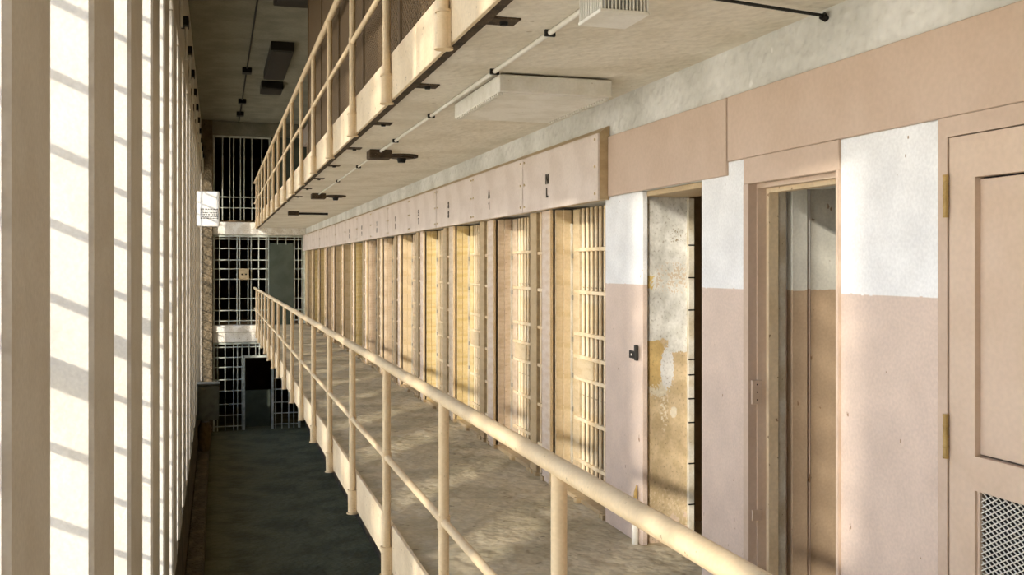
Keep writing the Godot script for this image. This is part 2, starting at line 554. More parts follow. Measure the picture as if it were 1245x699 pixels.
func gate(label: String, y0: float, y1: float, x0: float, x1: float, m: Material, xs: Array, ys: Array, lev: int) -> void:
	var t := TEND + 0.03
	var g := thing("barred_gate", V((x0 + x1) / 2, y0, t), label, "gate", "barred gates on the end wall")
	var st := new_st()
	box(st, x0 - 0.02, x0 + 0.03, y0, y1, t - 0.03, t + 0.03, 0.004)
	box(st, x1 - 0.03, x1 + 0.02, y0, y1, t - 0.03, t + 0.03, 0.004)
	box(st, x0, x1, y1 - 0.05, y1, t - 0.03, t + 0.03, 0.004)
	if lev == 0:
		box(st, 0.68, 0.74, y0, 2.02, t - 0.04, t + 0.03, 0.004)
		box(st, 1.44, 1.50, y0, 2.02, t - 0.04, t + 0.03, 0.004)
		box(st, 0.68, 1.50, 1.96, 2.02, t - 0.04, t + 0.03, 0.004)
	commit("frame", st, m, g)
	for x in xs:
		var lo := y0
		var hi := y1
		if lev == 0 and x > 0.68 and x < 1.46:
			continue
		if lev == 1 and x > 1.38 and x < 2.03:
			lo = 2 * S - 0.66
		inst("bar", bar_mesh(0.014, hi - lo), m, V(x, (lo + hi) / 2, t) - ORG, g)
	if lev == 0:
		for x in [0.85, 1.02, 1.12, 1.3, 1.38]:
			inst("bar", bar_mesh(0.014, y1 - 2.02), m, V(x, (2.02 + y1) / 2, t) - ORG, g)
	for y in ys:
		var spans := [[x0, x1]]
		if lev == 0 and y < 2.0:
			spans = [[x0, 0.70], [1.48, x1]]
		if lev == 1 and y < 2.2:
			spans = [[x0, 1.36], [2.04, x1]]
		for s in spans:
			part_box("cross_bar", m, g, s[0], s[1], y0 + y - 0.013, y0 + y + 0.013, t - 0.018, t + 0.018, 0.003)
	if lev == 1:
		var lb := part_box("lock_box", M.cell_tan, g, 0.58, 0.84, S + 1.24, S + 1.54, t - 0.07, t + 0.02, 0.008)
		for x in [0.66, 0.76]:
			inst("keyhole", stud(0.022, 0.022, 0.03), M.black, V(x, S + 1.38, t - 0.08) - ORG, lb).rotation.x = PI / 2
	if lev == 0:
		part_box("door_leaf", M.green_grey, g, 0.75, 1.43, 0.0, 1.02, t + 0.50, t + 0.54, 0.006)
	ORG = Vector3.ZERO

# the solid wall between the camera and the first cell: plates above, two doorways and a door
func near_wall() -> void:
	var lintel := EYE + 0.43
	var w := setting("wall_near", "two-tone painted wall, white over pink, beside the cells", "wall")
	var o: MeshInstance3D
	# upper band of pale plaster above the plates, all along the tier
	part_box("plaster_beam", M.beam, w, XC + 0.005, XC + 0.4, EYE + 0.43, 2 * S - 0.205, TBACK, TEND)
	# wall pieces; each with its front lip
	part_box("wall_piece", M.two_tone, w, XC, XC + 0.035, S, lintel, 5.235, 5.80, 0.004)
	part_box("wall_core", M.pink, w, XC + 0.035, XC + 0.32, S, lintel, 5.275, 5.80)
	part_box("wall_piece", M.two_tone, w, XC, XC + 0.34, S, EYE + 0.50, 4.06, 4.513, 0.006)
	part_box("wall_piece", M.two_tone, w, XC, XC + 0.34, S, EYE + 0.50, 2.775, 3.352, 0.006)
	part_box("wall_piece", M.two_tone, w, XC, XC + 0.34, S, EYE + 0.50, TBACK, 1.86, 0.006)
	var ridge := part_box("plaster_ridge", M.two_tone, w, XC - 0.008, XC + 0.002, S, EYE + 0.492, 2.790, 2.832, 0.003)
	ridge.set_meta("label", "rough raised plaster edge beside the door")
	# pink steel plates above the doors
	o = part_box("lintel_plate", M.pink, w, XC - 0.014, XC + 0.006, EYE + 0.432, EYE + 0.805, 4.235, 5.725, 0.003)
	o = part_box("lintel_plate", M.pink, w, XC - 0.014, XC + 0.006, EYE + 0.497, EYE + 0.805, 1.0, 4.222, 0.003)
	o = part_box("lintel_plate", M.pink, w, XC - 0.014, XC + 0.006, EYE + 0.497, EYE + 0.805, TBACK, 0.988, 0.003)
	# head of the first doorway and of the other two
	part_box("door_head", M.cell_olive, w, XC + 0.03, XC + 0.32, EYE + 0.40, EYE + 0.43, 4.513, 5.275, 0.003)
	# first doorway: reveal of old peeling paint with a hinged edge strip
	var st := new_st()
	var n := Vector3(0, 0, 1)
	var pts := [V(XC + 0.035, S, 5.270), V(XC + 0.315, S, 5.270), V(XC + 0.315, EYE + 0.40, 5.270), V(XC + 0.035, EYE + 0.40, 5.270)]
	var uvs := [Vector2(0, 1), Vector2(1, 1), Vector2(1, 0), Vector2(0, 0)]
	for k in [0, 2, 1, 0, 3, 2]:
		st.set_normal(n)
		st.set_uv(uvs[k])
		st.add_vertex(pts[k])
	o = commit("reveal", st, M.peeling, w)
	o.set_meta("label", "reveal with peeling white and ochre paint")
	part_box("reveal_back", M.cell_tan, w, XC + 0.035, XC + 0.32, S, EYE + 0.40, 5.2705, 5.276)
	var hs := part_box("hinge_strip", M.grey_strip, w, XC + 0.30, XC + 0.338, S + 0.02, EYE + 0.395, 5.245, 5.272, 0.003)
	for y in [0.12, -0.07, -0.26, -0.55, -0.64, -0.78, -0.92, -1.16, -1.4]:
		part_box("hinge_joint", M.black, hs, XC + 0.300, XC + 0.339, EYE + y - 0.004, EYE + y + 0.004, 5.2425, 5.26)
	# black latch and a short white pipe on the first wall piece
	ORG = Vector3.ZERO
	var la := thing("door_latch", V(XC, EYE - 0.52, 5.33), "small black latch on the narrow wall piece by the open doorway", "latch")
	part_box("plate", M.black, la, XC - 0.012, XC, EYE - 0.545, EYE - 0.50, 5.30, 5.40, 0.003)
	part_box("staple", M.dark_metal, la, XC - 0.03, XC - 0.012, EYE - 0.55, EYE - 0.46, 5.26, 5.29, 0.004)
	part_box("rivet", M.fixture, la, XC - 0.015, XC - 0.012, EYE - 0.528, EYE - 0.516, 5.355, 5.367, 0.001)
	var pp := thing("pipe_stub", V(XC - 0.02, S, 5.28), "short white pipe stub at the foot of the wall by the doorway", "pipe")
	st = new_st()
	tube(st, [V(XC - 0.022, S, 5.285), V(XC - 0.022, S + 0.24, 5.285)], [0.02, 0.02], 12)
	commit("pipe", st, M.fixture, pp)
	st = new_st()
	tube(st, [V(XC - 0.022, S + 0.24, 5.285), V(XC - 0.018, S + 0.30, 5.285), V(XC - 0.012, S + 0.34, 5.285)], [0.012, 0.012, 0.004], 10)
	commit("valve", st, M.brass, pp)
	ORG = Vector3.ZERO
	# second doorway: pink steel frame, then stepped plaster reveals
	var top2 := EYE + 0.445
	var d2 := setting("door_2", "open doorway with a pink steel frame and no leaf", "doorway", V(XC, S, 3.7))
	st = new_st()
	box(st, XC - 0.012, XC + 0.03, S, top2 - 0.07, 4.03, 4.075)
	box(st, XC - 0.012, XC + 0.03, top2 - 0.07, top2 + 0.051, 3.345, 4.075, 0.003)
	box(st, XC - 0.012, XC + 0.03, S, top2 - 0.07, 3.345, 3.362)
	commit("casing", st, M.pink, d2)
	st = new_st()
	box(st, XC + 0.03, XC + 0.075, S, top2 - 0.09, 4.020, 4.075)
	box(st, XC + 0.03, XC + 0.075, top2 - 0.09, top2 + 0.051, 3.362, 4.075)
	commit("jamb", st, M.pink_door, d2)
	st = new_st()
	box(st, XC + 0.075, XC + 0.125, S, top2 - 0.11, 3.998, 4.075)
	box(st, XC + 0.075, XC + 0.125, top2 - 0.11, top2 + 0.051, 3.362, 4.075)
	commit("door_stop", st, M.cream_edge, d2)
	var hg := part_box("hinge_plate", M.pink_door, d2, XC - 0.002, XC + 0.05, EYE - 0.635, EYE - 0.525, 4.014, 4.024, 0.002)
	for y in [-0.545, -0.58, -0.615]:
		part_box("screw", M.black, hg, XC + 0.022, XC + 0.028, EYE + y - 0.003, EYE + y + 0.003, 4.0125, 4.0145)
	part_box("hinge_plate", M.pink_door, d2, XC + 0.0, XC + 0.05, EYE - 1.17, EYE - 1.12, 4.014, 4.024, 0.002)
	part_box("strip", M.grey_strip, d2, XC + 0.13, XC + 0.175, S, EYE + 0.37, 4.01, 4.06, 0.003)
	part_box("strike_plate", M.cream, d2, XC + 0.06, XC + 0.10, EYE - 0.50, EYE - 0.44, 3.348, 3.375, 0.002)
	ORG = Vector3.ZERO
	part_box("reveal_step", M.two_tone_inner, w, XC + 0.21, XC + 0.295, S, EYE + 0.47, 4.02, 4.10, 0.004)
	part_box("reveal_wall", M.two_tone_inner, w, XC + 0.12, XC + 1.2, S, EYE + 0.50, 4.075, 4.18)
	part_box("room_head", M.beam, w, XC + 0.12, XC + 0.4, EYE + 0.36, EYE + 0.6, 3.36, 4.06)
	# closed service rooms behind the doorways
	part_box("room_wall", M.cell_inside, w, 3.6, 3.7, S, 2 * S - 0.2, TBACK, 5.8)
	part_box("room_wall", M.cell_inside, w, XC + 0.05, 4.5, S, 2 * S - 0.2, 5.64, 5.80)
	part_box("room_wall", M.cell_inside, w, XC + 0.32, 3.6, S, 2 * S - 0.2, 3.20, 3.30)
	# the door near the camera
	var t0 := 1.90
	var t1 := 2.741
	var d1 := setting("door_1", "pink steel door with a recessed panel over a white mesh vent", "door", V(XC, S, (t0 + t1) / 2))
	st = new_st()
	box(st, XC - 0.010, XC + 0.06, S, EYE + 0.430, t1 + 0.004, 2.788)
	box(st, XC - 0.010, XC + 0.06, S, EYE + 0.430, 1.85, t0 - 0.004)
	box(st, XC - 0.010, XC + 0.06, EYE + 0.430, EYE + 0.4955, 1.85, 2.788)
	commit("casing", st, M.pink, d1)
	var l := commit_leaf(t0, t1, d1)
	var pn := new_st()
	box(pn, XC + 0.018, XC + 0.026, EYE - 0.61, EYE + 0.28, t0 + 0.115, t1 - 0.115)
	commit("panel", pn, M.pink_door, l)
	# mesh vent: white wires crossing on the slant in front of a dark backing
	part_box("vent_backing", M.black, l, XC + 0.028, XC + 0.034, S + 0.24, EYE - 0.73, t0 + 0.125, t1 - 0.13)
	st = new_st()
	var vy0 := S + 0.24
	var vy1 := EYE - 0.73
	var vt0 := t0 + 0.125
	var vt1 := t1 - 0.125
	for dirn in [-1.0, 1.0]:
		var c := -1.0
		while c < 1.4:
			var p: Array = []
			for k in 41:
				var tt := vt0 + (vt1 - vt0) * k / 40.0
				var yy: float = vy0 + c + dirn * 0.62 * (tt - vt0)
				if yy >= vy0 and yy <= vy1:
					p.append(Vector2(tt, yy))
			if p.size() > 2:
				var a: Vector2 = p[0]
				var b: Vector2 = p[-1]
				tube(st, [V(XC + 0.016 + 0.002 * dirn, a.y, a.x), V(XC + 0.016 + 0.002 * dirn, b.y, b.x)], [0.0022, 0.0022], 5, false)
			c += 0.0185
	var mw := commit("wire_mesh", st, M.mesh_white, l)
	mw.set_meta("kind", "stuff")
	for y in [[0.165, 0.30], [-0.64, -0.50]]:
		st = new_st()
		tube(st, [V(XC - 0.014, EYE + y[0], t1 + 0.006), V(XC - 0.014, EYE + y[1], t1 + 0.006)], [0.009, 0.009], 10)
		for k in 5:
			var yy: float = EYE + lerpf(y[0], y[1], k / 4.0)
			tube(st, [V(XC - 0.014, yy - 0.004, t1 + 0.006), V(XC - 0.014, yy + 0.004, t1 + 0.006)], [0.0105, 0.0105], 10)
		box(st, XC - 0.012, XC - 0.0095, EYE + y[0], EYE + y[1], t1 + 0.006, t1 + 0.022)
		commit("hinge", st, M.brass, d1)
	ORG = Vector3.ZERO

func commit_leaf(t0: float, t1: float, d1: Node3D) -> MeshInstance3D:
	var st := new_st()
	var x0 := XC - 0.004
	var x1 := XC + 0.036
	var ya := EYE + 0.426
	box(st, x0, x1, S + 0.01, ya, t1 - 0.115, t1)        # hinge stile
	box(st, x0, x1, S + 0.01, ya, t0, t0 + 0.115)        # lock stile
	box(st, x0, x1, EYE + 0.287, ya, t0 + 0.115, t1 - 0.115)
	box(st, x0, x1, EYE - 0.727, EYE - 0.616, t0 + 0.115, t1 - 0.115)
	box(st, x0, x1, S + 0.01, S + 0.24, t0 + 0.115, t1 - 0.115)
	# narrow stop beads round the vent
	box(st, XC + 0.006, XC + 0.016, S + 0.24, EYE - 0.727, t1 - 0.125, t1 - 0.115)
	box(st, XC + 0.006, XC + 0.016, S + 0.24, EYE - 0.727, t0 + 0.115, t0 + 0.125)
	return commit("leaf", st, M.pink_door, d1)

func decks() -> void:
	for lev in [1, 2]:
		var y: float = S * lev
		var d := setting("gallery_deck", "grey concrete walkway in front of the cells" if lev == 1 else "upper walkway slab with a pale underside over the cells", "walkway")
		var a := part_box("deck_surface", M.deck, d, 1.03, 4.5, y - 0.05, y, TBACK, TEND)
		a.set_meta("label", "worn grey concrete walking surface")
		part_box("slab", M.soffit, d, 1.03, 4.5, y - 0.205, y - 0.05, TBACK, TEND)
		var t := 2.8 - 1.57 * 4.0 - 0.78
		# the edge channel is riveted on in lengths
		while t < TEND:
			var t2 := minf(t + 3.14, TEND)
			if t2 > TBACK:
				var e := part_box("edge_plate", M.cream_edge, d, 1.012, 1.034, y - 0.235, y + 0.045, maxf(t, TBACK), t2 - 0.004, 0.003)
				e.set_meta("label", "cream steel edge plate")
			t += 3.14
		part_box("edge_angle", M.rust, d, 1.034, 1.09, y - 0.222, y - 0.205, TBACK, TEND)

# ---------------------------------------------------------------- cells
const ORD := ["first", "second", "third", "fourth", "fifth", "sixth", "seventh", "eighth", "ninth", "tenth", "eleventh", "twelfth", "thirteenth", "last"]

func cells() -> void:
	var w := setting("wall_cells", "tan partitions dividing the cells behind their fronts", "wall")
	for i in 15:
		var t := 5.82 + 1.545 * i - 0.18
		if i > 0:
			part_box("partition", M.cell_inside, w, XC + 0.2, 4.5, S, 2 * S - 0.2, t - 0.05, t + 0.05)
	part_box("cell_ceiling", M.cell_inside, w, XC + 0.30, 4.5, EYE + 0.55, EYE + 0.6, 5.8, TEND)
	part_box("end_pier", M.cell_olive, w, XC, XC + 0.2, S, EYE + 0.45, 27.45, TEND, 0.004)
	var base := V(XC, S, 5.82)
	var f := thing("cell_front", base, "", "cell front", "barred cell fronts along the walkway")
	build_front(f)
	for i in 14:
		var o: Node3D = f
		if i > 0:
			o = f.duplicate()
			o.name = numbered("cell_front")
			add_child(o)
			o.position = base + V(0, 0, 1.545 * i)
		# the coats of paint differ a little from cell to cell
		o.get_node("return_plate").material_override = [M.cell_tan, M.cell_yellow, M.cell_beige][(i * 2 + i / 3) % 3]
		o.get_node("door").material_override = [M.cell_tan, M.cell_beige, M.cell_yellow, M.cell_tan, M.cell_beige][i % 5]
		o.get_node("pier_plate").material_override = [M.cell_pink, M.cell_pink, M.cell_beige][i % 3]
		var lab := "%s barred tan cell front from the white and pink wall" % ORD[i].capitalize()
		if i == 13:
			lab = "Last barred tan cell front, at the far end wall"
		o.set_meta("label", lab.to_lower())
	ORG = Vector3.ZERO

func build_front(f: Node3D) -> void:
	var t := 5.82
	var top := EYE + 0.409
	var yb := S + 0.035
	var xd := XC + 0.165          # plane of the door bars
	# return plate on the far side of the recess, folded once
	var st := new_st()
	box(st, XC + 0.028, XC + 0.085, yb - 0.02, top, t + 1.010, t + 1.03, 0.003)
	box(st, XC + 0.087, XC + 0.150, yb - 0.02, top, t + 1.002, t + 1.03, 0.003)
	commit("return_plate", st, M.cell_tan, f)
	st = new_st()
	box(st, XC + 0.138, XC + 0.165, yb, top - 0.1, t + 0.985, t + 1.002, 0.002)
	var es := commit("edge_strip", st, M.grey_strip, f)
	for y in [0.07, -0.235, -0.54, -0.80, -1.05]:
		part_box("lug", M.steel_grey, es, XC + 0.140, XC + 0.163, EYE + y - 0.018, EYE + y + 0.018, t + 0.974, t + 0.986, 0.002)
	# sliding door: stiles, bars, cross bars, lock box
	st = new_st()
	box(st, xd - 0.012, xd + 0.02, yb, top, t + 0.86, t + 0.985, 0.003)
	box(st, xd - 0.012, xd + 0.02, yb, top, t + 0.0, t + 0.07, 0.003)
	box(st, xd - 0.012, xd + 0.02, yb, yb + 0.06, t + 0.0, t + 0.985, 0.003)
	var dr := commit("door", st, M.cell_tan, f)
	var bm := bar_mesh(0.0135, top - yb)
	for k in 9:
		inst("bar", bm, M.cell_bar, V(xd, (top + yb) / 2, t + 0.135 + 0.083 * k) - ORG, dr)
	for y in [0.115, -0.19, -0.49, -0.655, -0.81, -1.10, -1.40]:
		part_box("cross_bar", M.cell_bar, dr, xd - 0.022, xd + 0.008, EYE + y - 0.013, EYE + y + 0.013, t + 0.03, t + 0.94, 0.003)
	part_box("lock_box", M.cell_tan, dr, xd - 0.03, xd + 0.03, EYE - 0.80, EYE - 0.665, t + 0.55, t + 0.86, 0.005)
	# pier between two doors: a pink plate, a narrow barred slot, an olive plate
	st = new_st()
	box(st, XC, XC + 0.012, yb - 0.03, top, t + 1.03, t + 1.25, 0.002)
	box(st, XC, XC + 0.10, yb - 0.03, top, t + 1.238, t + 1.25, 0.002)
	commit("pier_plate", st, M.cell_pink, f)
	st = new_st()
	box(st, XC - 0.012, XC + 0.010, yb - 0.03, top, t + 1.020, t + 1.034, 0.002)
	var fl := commit("flange", st, M.cream, f)
	for y in [0.26, -0.04, -0.34, -0.5, -0.75, -0.95, -1.2, -1.45]:
		inst("rivet", stud(0.012, 0.008, 0.01), M.cell_bar, V(XC - 0.004, EYE + y, t + 1.06) - ORG, fl).rotation.z = PI / 2
	st = new_st()
	box(st, XC, XC + 0.012, yb - 0.03, top, t + 1.38, t + 1.543, 0.002)
	box(st, XC, XC + 0.14, yb - 0.03, top, t + 1.533, t + 1.543, 0.002)
	box(st, XC, XC + 0.14, yb - 0.03, top, t + 1.38, t + 1.392, 0.002)
	commit("pier_plate", st, M.cell_olive, f)
	for k in 2:
		inst("bar", bm, M.cell_bar, V(XC + 0.03, (top + yb) / 2, t + 1.29 + 0.055 * k) - ORG, f)
	for y in [0.095, -0.185, -0.47, -0.76, -1.06, -1.36]:
		part_box("cross_bar", M.cell_bar, f, XC + 0.008, XC + 0.034, EYE + y - 0.012, EYE + y + 0.012, t + 1.245, t + 1.39, 0.003)
	# floor track and its feet
	part_box("floor_track", M.cell_olive, f, XC + 0.02, XC + 0.19, S, S + 0.03, t + 0.001, t + 1.544, 0.004)
	for s in [0.035, 0.5, 1.035, 1.23, 1.40, 1.51]:
		part_box("foot", M.cell_olive, f, XC - 0.012, XC + 0.05, S, S + 0.034, t + s - 0.03, t + s + 0.03, 0.004)

# steel housing of the door gear above the cells: a long sloping-topped box faced with numbered cover plates
func housing() -> void:
	var t0 := 5.73
	var h := thing("door_gear_housing", V(2.31, EYE + 0.41, 16.7), "long pink steel housing above the cell doors with numbered plates", "housing")
	var st := new_st()
	prism(st, [Vector2(2.285, EYE + 0.412), Vector2(2.345, EYE + 0.412), Vector2(2.352, EYE + 0.872), Vector2(2.340, EYE + 0.872), Vector2(2.285, EYE + 0.832)], t0, TEND - 0.04)
	commit("body", st, M.cell_olive, h)
	var bolt := stud(0.010, 0.007, 0.014)
	var texts := ["N\nL", "A\n1", "8\n8", "5\n7", "1\n1", "1\n0", "0\n9", "0\n8", "0\n7", "0\n6", "0\n5", "0\n4", "0\n3", "0\n2"]
	for i in 14:
		var a := t0 + 1.57 * i
		var b := minf(a + 1.57, TEND - 0.04) - 0.009
		var p := part_box("cover_plate", M.housing, h, 2.27 - 0.003 * (i % 2), 2.288, EYE + 0.407, EYE + 0.826, a, b, 0.004)
		for tt in [a + 0.04, b - 0.04]:
			for yy in [0.45, 0.62, 0.79]:
				inst("bolt", bolt, M.cell_tan, V(2.268 - 0.003 * (i % 2), EYE + yy, tt) - ORG, p).rotation.z = PI / 2
		if i < 8:
			var tm := TextMesh.new()
			var sf := SystemFont.new()
			sf.font_names = PackedStringArray(["Droid Sans"])
			sf.font_weight = 700
			tm.font = sf
			tm.text = texts[i]
			tm.font_size = 24
			tm.pixel_size = 0.0042
			tm.depth = 0.002
			tm.curve_step = 2.0
			tm.line_spacing = -6.0
			var n := inst("number", tm, M.ink, V(2.2655, EYE + 0.572, a + 0.97) - ORG, p)
			n.rotation.y = -PI / 2
	ORG = Vector3.ZERO

# ---------------------------------------------------------------- railings
func railings() -> void:
	for lev in [1, 2]:
		var y: float = S * lev
		var x := 0.985
		var lab := "cream tubular railing along the walkway before the cells" if lev == 1 else "cream tubular railing of the upper walkway, in front of mesh"
		var r := thing("gallery_railing", V(x, y, 12.0), lab, "railing", "tubular gallery railings")
		var st := new_st()
		tube(st, [V(x, y + 1.01, TBACK + 0.05), V(x, y + 1.01, TEND - 0.07)], [0.029, 0.029], 18)
		commit("handrail", st, M.cream, r)
		st = new_st()
		tube(st, [V(x, y + 0.455, TBACK + 0.05), V(x, y + 0.455, TEND - 0.07)], [0.019, 0.019], 14)
		commit("middle_rail", st, M.cream, r)
		st = new_st()
		tube(st, [V(x, y - 0.10, 0), V(x, y + 1.005, 0)], [0.0245, 0.0245], 16)
		var pm := st.commit()
		st = new_st()
		var so := new_st()
		tube(so, [V(x, y - 0.262, 0), V(x, y - 0.252, 0), V(x, y - 0.252, 0), V(x, y - 0.095, 0), V(x, y - 0.095, 0), V(x, y - 0.082, 0)], [0.044, 0.044, 0.034, 0.034, 0.039, 0.039], 16)
		box(so, x, 1.013, y - 0.255, y - 0.085, -0.03, 0.03, 0.003)
		var smesh := so.commit()
		var fm := new_st()
		tube(fm, [V(x, y + 0.425, 0), V(x, y + 0.485, 0)], [0.029, 0.029], 14)
		var fmesh := fm.commit()
		for k in range(-4, 16):
			var p := inst("post", pm, M.cream, V(0, 0, 2.8 + 1.57 * k), r)     # the shared meshes are built at t = 0
			inst("sleeve", smesh, M.cream, Vector3.ZERO, p)
			inst("fitting", fmesh, M.cream, Vector3.ZERO, p)
	ORG = Vector3.ZERO

# ---------------------------------------------------------------- upper tier
func upper_tier() -> void:
	var y := 2 * S
	var w := setting("wall_upper", "dark cell wall of the upper tier behind the mesh", "wall")
	part_box("wall_panel", M.cell_tan, w, XC + 0.15, XC + 0.3, y, CEIL, TBACK, TEND)
	for i in range(-3, 14):
		var t := 5.82 + 1.545 * i
		part_box("pilaster", M.cell_olive, w, XC, XC + 0.15, y, y + 2.05, t + 1.03, t + 1.545, 0.004)
	for i in range(-5, 14):
		var a := 5.73 + 1.57 * i
		part_box("cover_plate", M.housing, w, XC - 0.08, XC + 0.15, y + 2.03, y + 2.47, a, a + 1.56, 0.004)
	# mesh screens standing behind the railing
	var st := new_st()
	var H := 2.3
	var L := 1.50
	ORG = V(1.075, y, 0)
	for dirn in [-1.0, 1.0]:
		var c := -L * 0.8
		while c < H + L * 0.8:
			var lo := Vector2(0, c)
			var hi := Vector2(L, c + dirn * L * 0.8)
			# clip to 0..H
			var a := clip_line(lo, hi, H)
			if a.size() == 2:
				tube(st, [V(1.075, y + a[0].y, a[0].x), V(1.075, y + a[1].y, a[1].x)], [0.0045, 0.0045], 4, false)
			c += 0.042
	var wire := st.commit()
	st = new_st()
	box(st, 1.06, 1.09, y, y + H, -0.03, 0.0, 0.003)
	box(st, 1.06, 1.09, y, y + H, L, L + 0.03, 0.003)
	box(st, 1.06, 1.09, y + H - 0.03, y + H, 0.0, L, 0.003)
	box(st, 1.06, 1.09, y, y + 0.03, 0.0, L, 0.003)
	var frame := st.commit()
	ORG = Vector3.ZERO
	var names := ["first", "second", "third", "fourth", "fifth", "sixth", "seventh", "eighth"]
	for k in 6:
		var at := V(1.075, y, 2.8 + 1.57 * (k) + 0.035)
		var s := thing("mesh_screen", at, "%s dark wire mesh screen behind the upper railing, counting from the camera" % names[k], "screen", "mesh screens on the upper walkway")
		inst("frame", frame, M.mesh_dark, Vector3.ZERO, s)
		var wm := inst("wire_mesh", wire, M.mesh_dark, Vector3.ZERO, s)
		wm.set_meta("kind", "stuff")
	ORG = Vector3.ZERO

func clip_line(a: Vector2, b: Vector2, h: float) -> Array:
	var t0 := 0.0
	var t1 := 1.0
	var d := b - a
	if d.y > 0:
		t0 = maxf(t0, (0 - a.y) / d.y)
		t1 = minf(t1, (h - a.y) / d.y)
	else:
		t0 = maxf(t0, (h - a.y) / d.y)
		t1 = minf(t1, (0 - a.y) / d.y)
	if t1 - t0 < 0.005:
		return []
	return [a + d * t0, a + d * t1]

# ---------------------------------------------------------------- things under the upper walkway
func soffit_things() -> void:
	var ys := 2 * S - 0.205
	# the box light
	var l := thing("ceiling_light", V(1.77, ys, 5.58), "large pale box light under the upper walkway, switched off", "light")
	var st := new_st()
	box(st, 1.445, 2.09, ys - 0.105, ys - 0.012, 5.06, 5.085, 0.004)
	box(st, 1.445, 2.09, ys - 0.105, ys - 0.012, 6.075, 6.10, 0.004)
	box(st, 1.445, 1.462, ys - 0.105, ys - 0.012, 5.085, 6.075, 0.003)
	box(st, 2.073, 2.09, ys - 0.105, ys - 0.012, 5.085, 6.075, 0.003)
	box(st, 1.46, 2.08, ys - 0.03, ys - 0.012, 5.08, 6.08)
	commit("body", st, M.fixture, l)
	part_box("cover", M.fixture, l, 1.475, 2.06, ys - 0.108, ys - 0.092, 5.095, 6.065, 0.004)
	var lou := new_st()
	for k in 24:
		var t := 5.10 + 0.0405 * k
		box(lou, 1.448, 1.474, ys - 0.117, ys - 0.105, t, t + 0.022)
		box(lou, 2.061, 2.087, ys - 0.117, ys - 0.105, t, t + 0.022)
	commit("serrated_edge", lou, M.fixture, l).set_meta("kind", "stuff")
	for x in [1.6, 1.95]:
		for t in [5.2, 5.95]:
			part_box("spacer", M.dark_metal, l, x - 0.02, x + 0.02, ys - 0.012, ys, t - 0.02, t + 0.02)
	# the caged lamp nearest the camera
	var c := thing("caged_lamp", V(1.38, ys, 3.3), "small caged lamp with ribbed sides at the top of the picture", "lamp")
	part_box("base", M.fixture, c, 1.285, 1.475, ys - 0.02, ys, 3.22, 3.44, 0.004)
	part_box("bottom_tray", M.fixture, c, 1.285, 1.475, ys - 0.145, ys - 0.132, 3.22, 3.44, 0.004)
	part_box("lamp_glass", M.steel_grey, c, 1.305, 1.455, ys - 0.132, ys - 0.02, 3.24, 3.42, 0.01)
	for k in 14:
		var x := 1.292 + 0.0136 * k
		for t in [3.224, 3.436]:
			st = new_st()
			tube(st, [V(x, ys - 0.134, t), V(x, ys - 0.018, t)], [0.0032, 0.0032], 6, false)
			commit("cage_wire", st, M.fixture, c)
	for k in 12:
		var t := 3.235 + 0.0175 * k
		for x in [1.289, 1.471]:
			st = new_st()
			tube(st, [V(x, ys - 0.134, t), V(x, ys - 0.018, t)], [0.0032, 0.0032], 6, false)
			commit("cage_wire", st, M.fixture, c)
	# conduit with its junction boxes
	var cd := thing("conduit", V(1.40, ys, 8.0), "thin pale conduit pipe running along the underside of the walkway", "pipe")
	st = new_st()
	tube(st, [V(1.40, ys - 0.014, 3.44), V(1.40, ys - 0.014, 8.75)], [0.0125, 0.0125], 10)
	commit("pipe", st, M.fixture, cd)
	st = new_st()
	tube(st, [V(1.40, ys - 0.014, 9.0), V(1.40, ys - 0.014, 14.3)], [0.010, 0.010], 10)
	commit("pipe", st, M.fixture, cd)
	for t in [4.1, 5.0, 6.6, 8.0, 10.2, 12.0]:
		part_box("clamp", M.dark_metal, cd, 1.375, 1.425, ys - 0.03, ys, t - 0.008, t + 0.008, 0.002)
	for t in [8.85, 14.4, 19.2]:
		part_box("junction_box", M.rust, cd, 1.30, 1.50, ys - 0.075, ys, t - 0.10, t + 0.10, 0.006)
	part_box("bracket_arm", M.dark_metal, cd, 1.50, 2.05, ys - 0.06, ys - 0.02, 19.18, 19.24, 0.004)
	var lamps := [[1.66, 9.16, "rusted round lamp plate under the walkway beyond the first junction box"], [1.68, 14.7, "farther dark round lamp plate under the walkway"]]
	for e in lamps:
		var x: float = e[0]
		var t: float = e[1]
		var j := thing("soffit_lamp", V(x, ys, t), e[2], "lamp", "dark lamps under the walkway")
		st = new_st()
		tube(st, [V(x, ys, t), V(x, ys - 0.02, t), V(x, ys - 0.02, t), V(x, ys - 0.03, t)], [0.155, 0.155, 0.12, 0.10], 20)
		commit("lamp_plate", st, M.rust, j)
		st = new_st()
		tube(st, [V(x, ys - 0.03, t), V(x, ys - 0.07, t)], [0.045, 0.035], 14)
		commit("lamp_socket", st, M.dark_metal, j)
	# rusted anchor plates of the upper posts
	for k in range(0, 8):
		var t := 4.0 + 1.57 * k
		var a := thing("anchor_plate", V(1.17, ys, t), "rusted anchor plate under the walkway edge, %s from the camera" % ORD[k], "plate", "rusted anchor plates under the walkway edge")
		part_box("plate", M.rust, a, 1.10, 1.22, ys - 0.008, ys, t - 0.06, t + 0.06, 0.002)
		st = new_st()
		tube(st, [V(1.16, ys - 0.006, t), V(1.16, ys - 0.022, t)], [0.02, 0.016], 8)
		commit("bolt", st, M.dark_metal, a)
	# rod across the underside at the top of the picture
	var rd := thing("hanging_rod", V(2.1, ys - 0.03, 3.52), "thin dark rod crossing the underside to the plaster beam", "rod")
	st = new_st()
	tube(st, [V(1.55, ys - 0.018, 3.33), V(2.33, ys - 0.03, 3.44)], [0.007, 0.007], 8)
	commit("rod", st, M.dark_metal, rd)
	st = new_st()
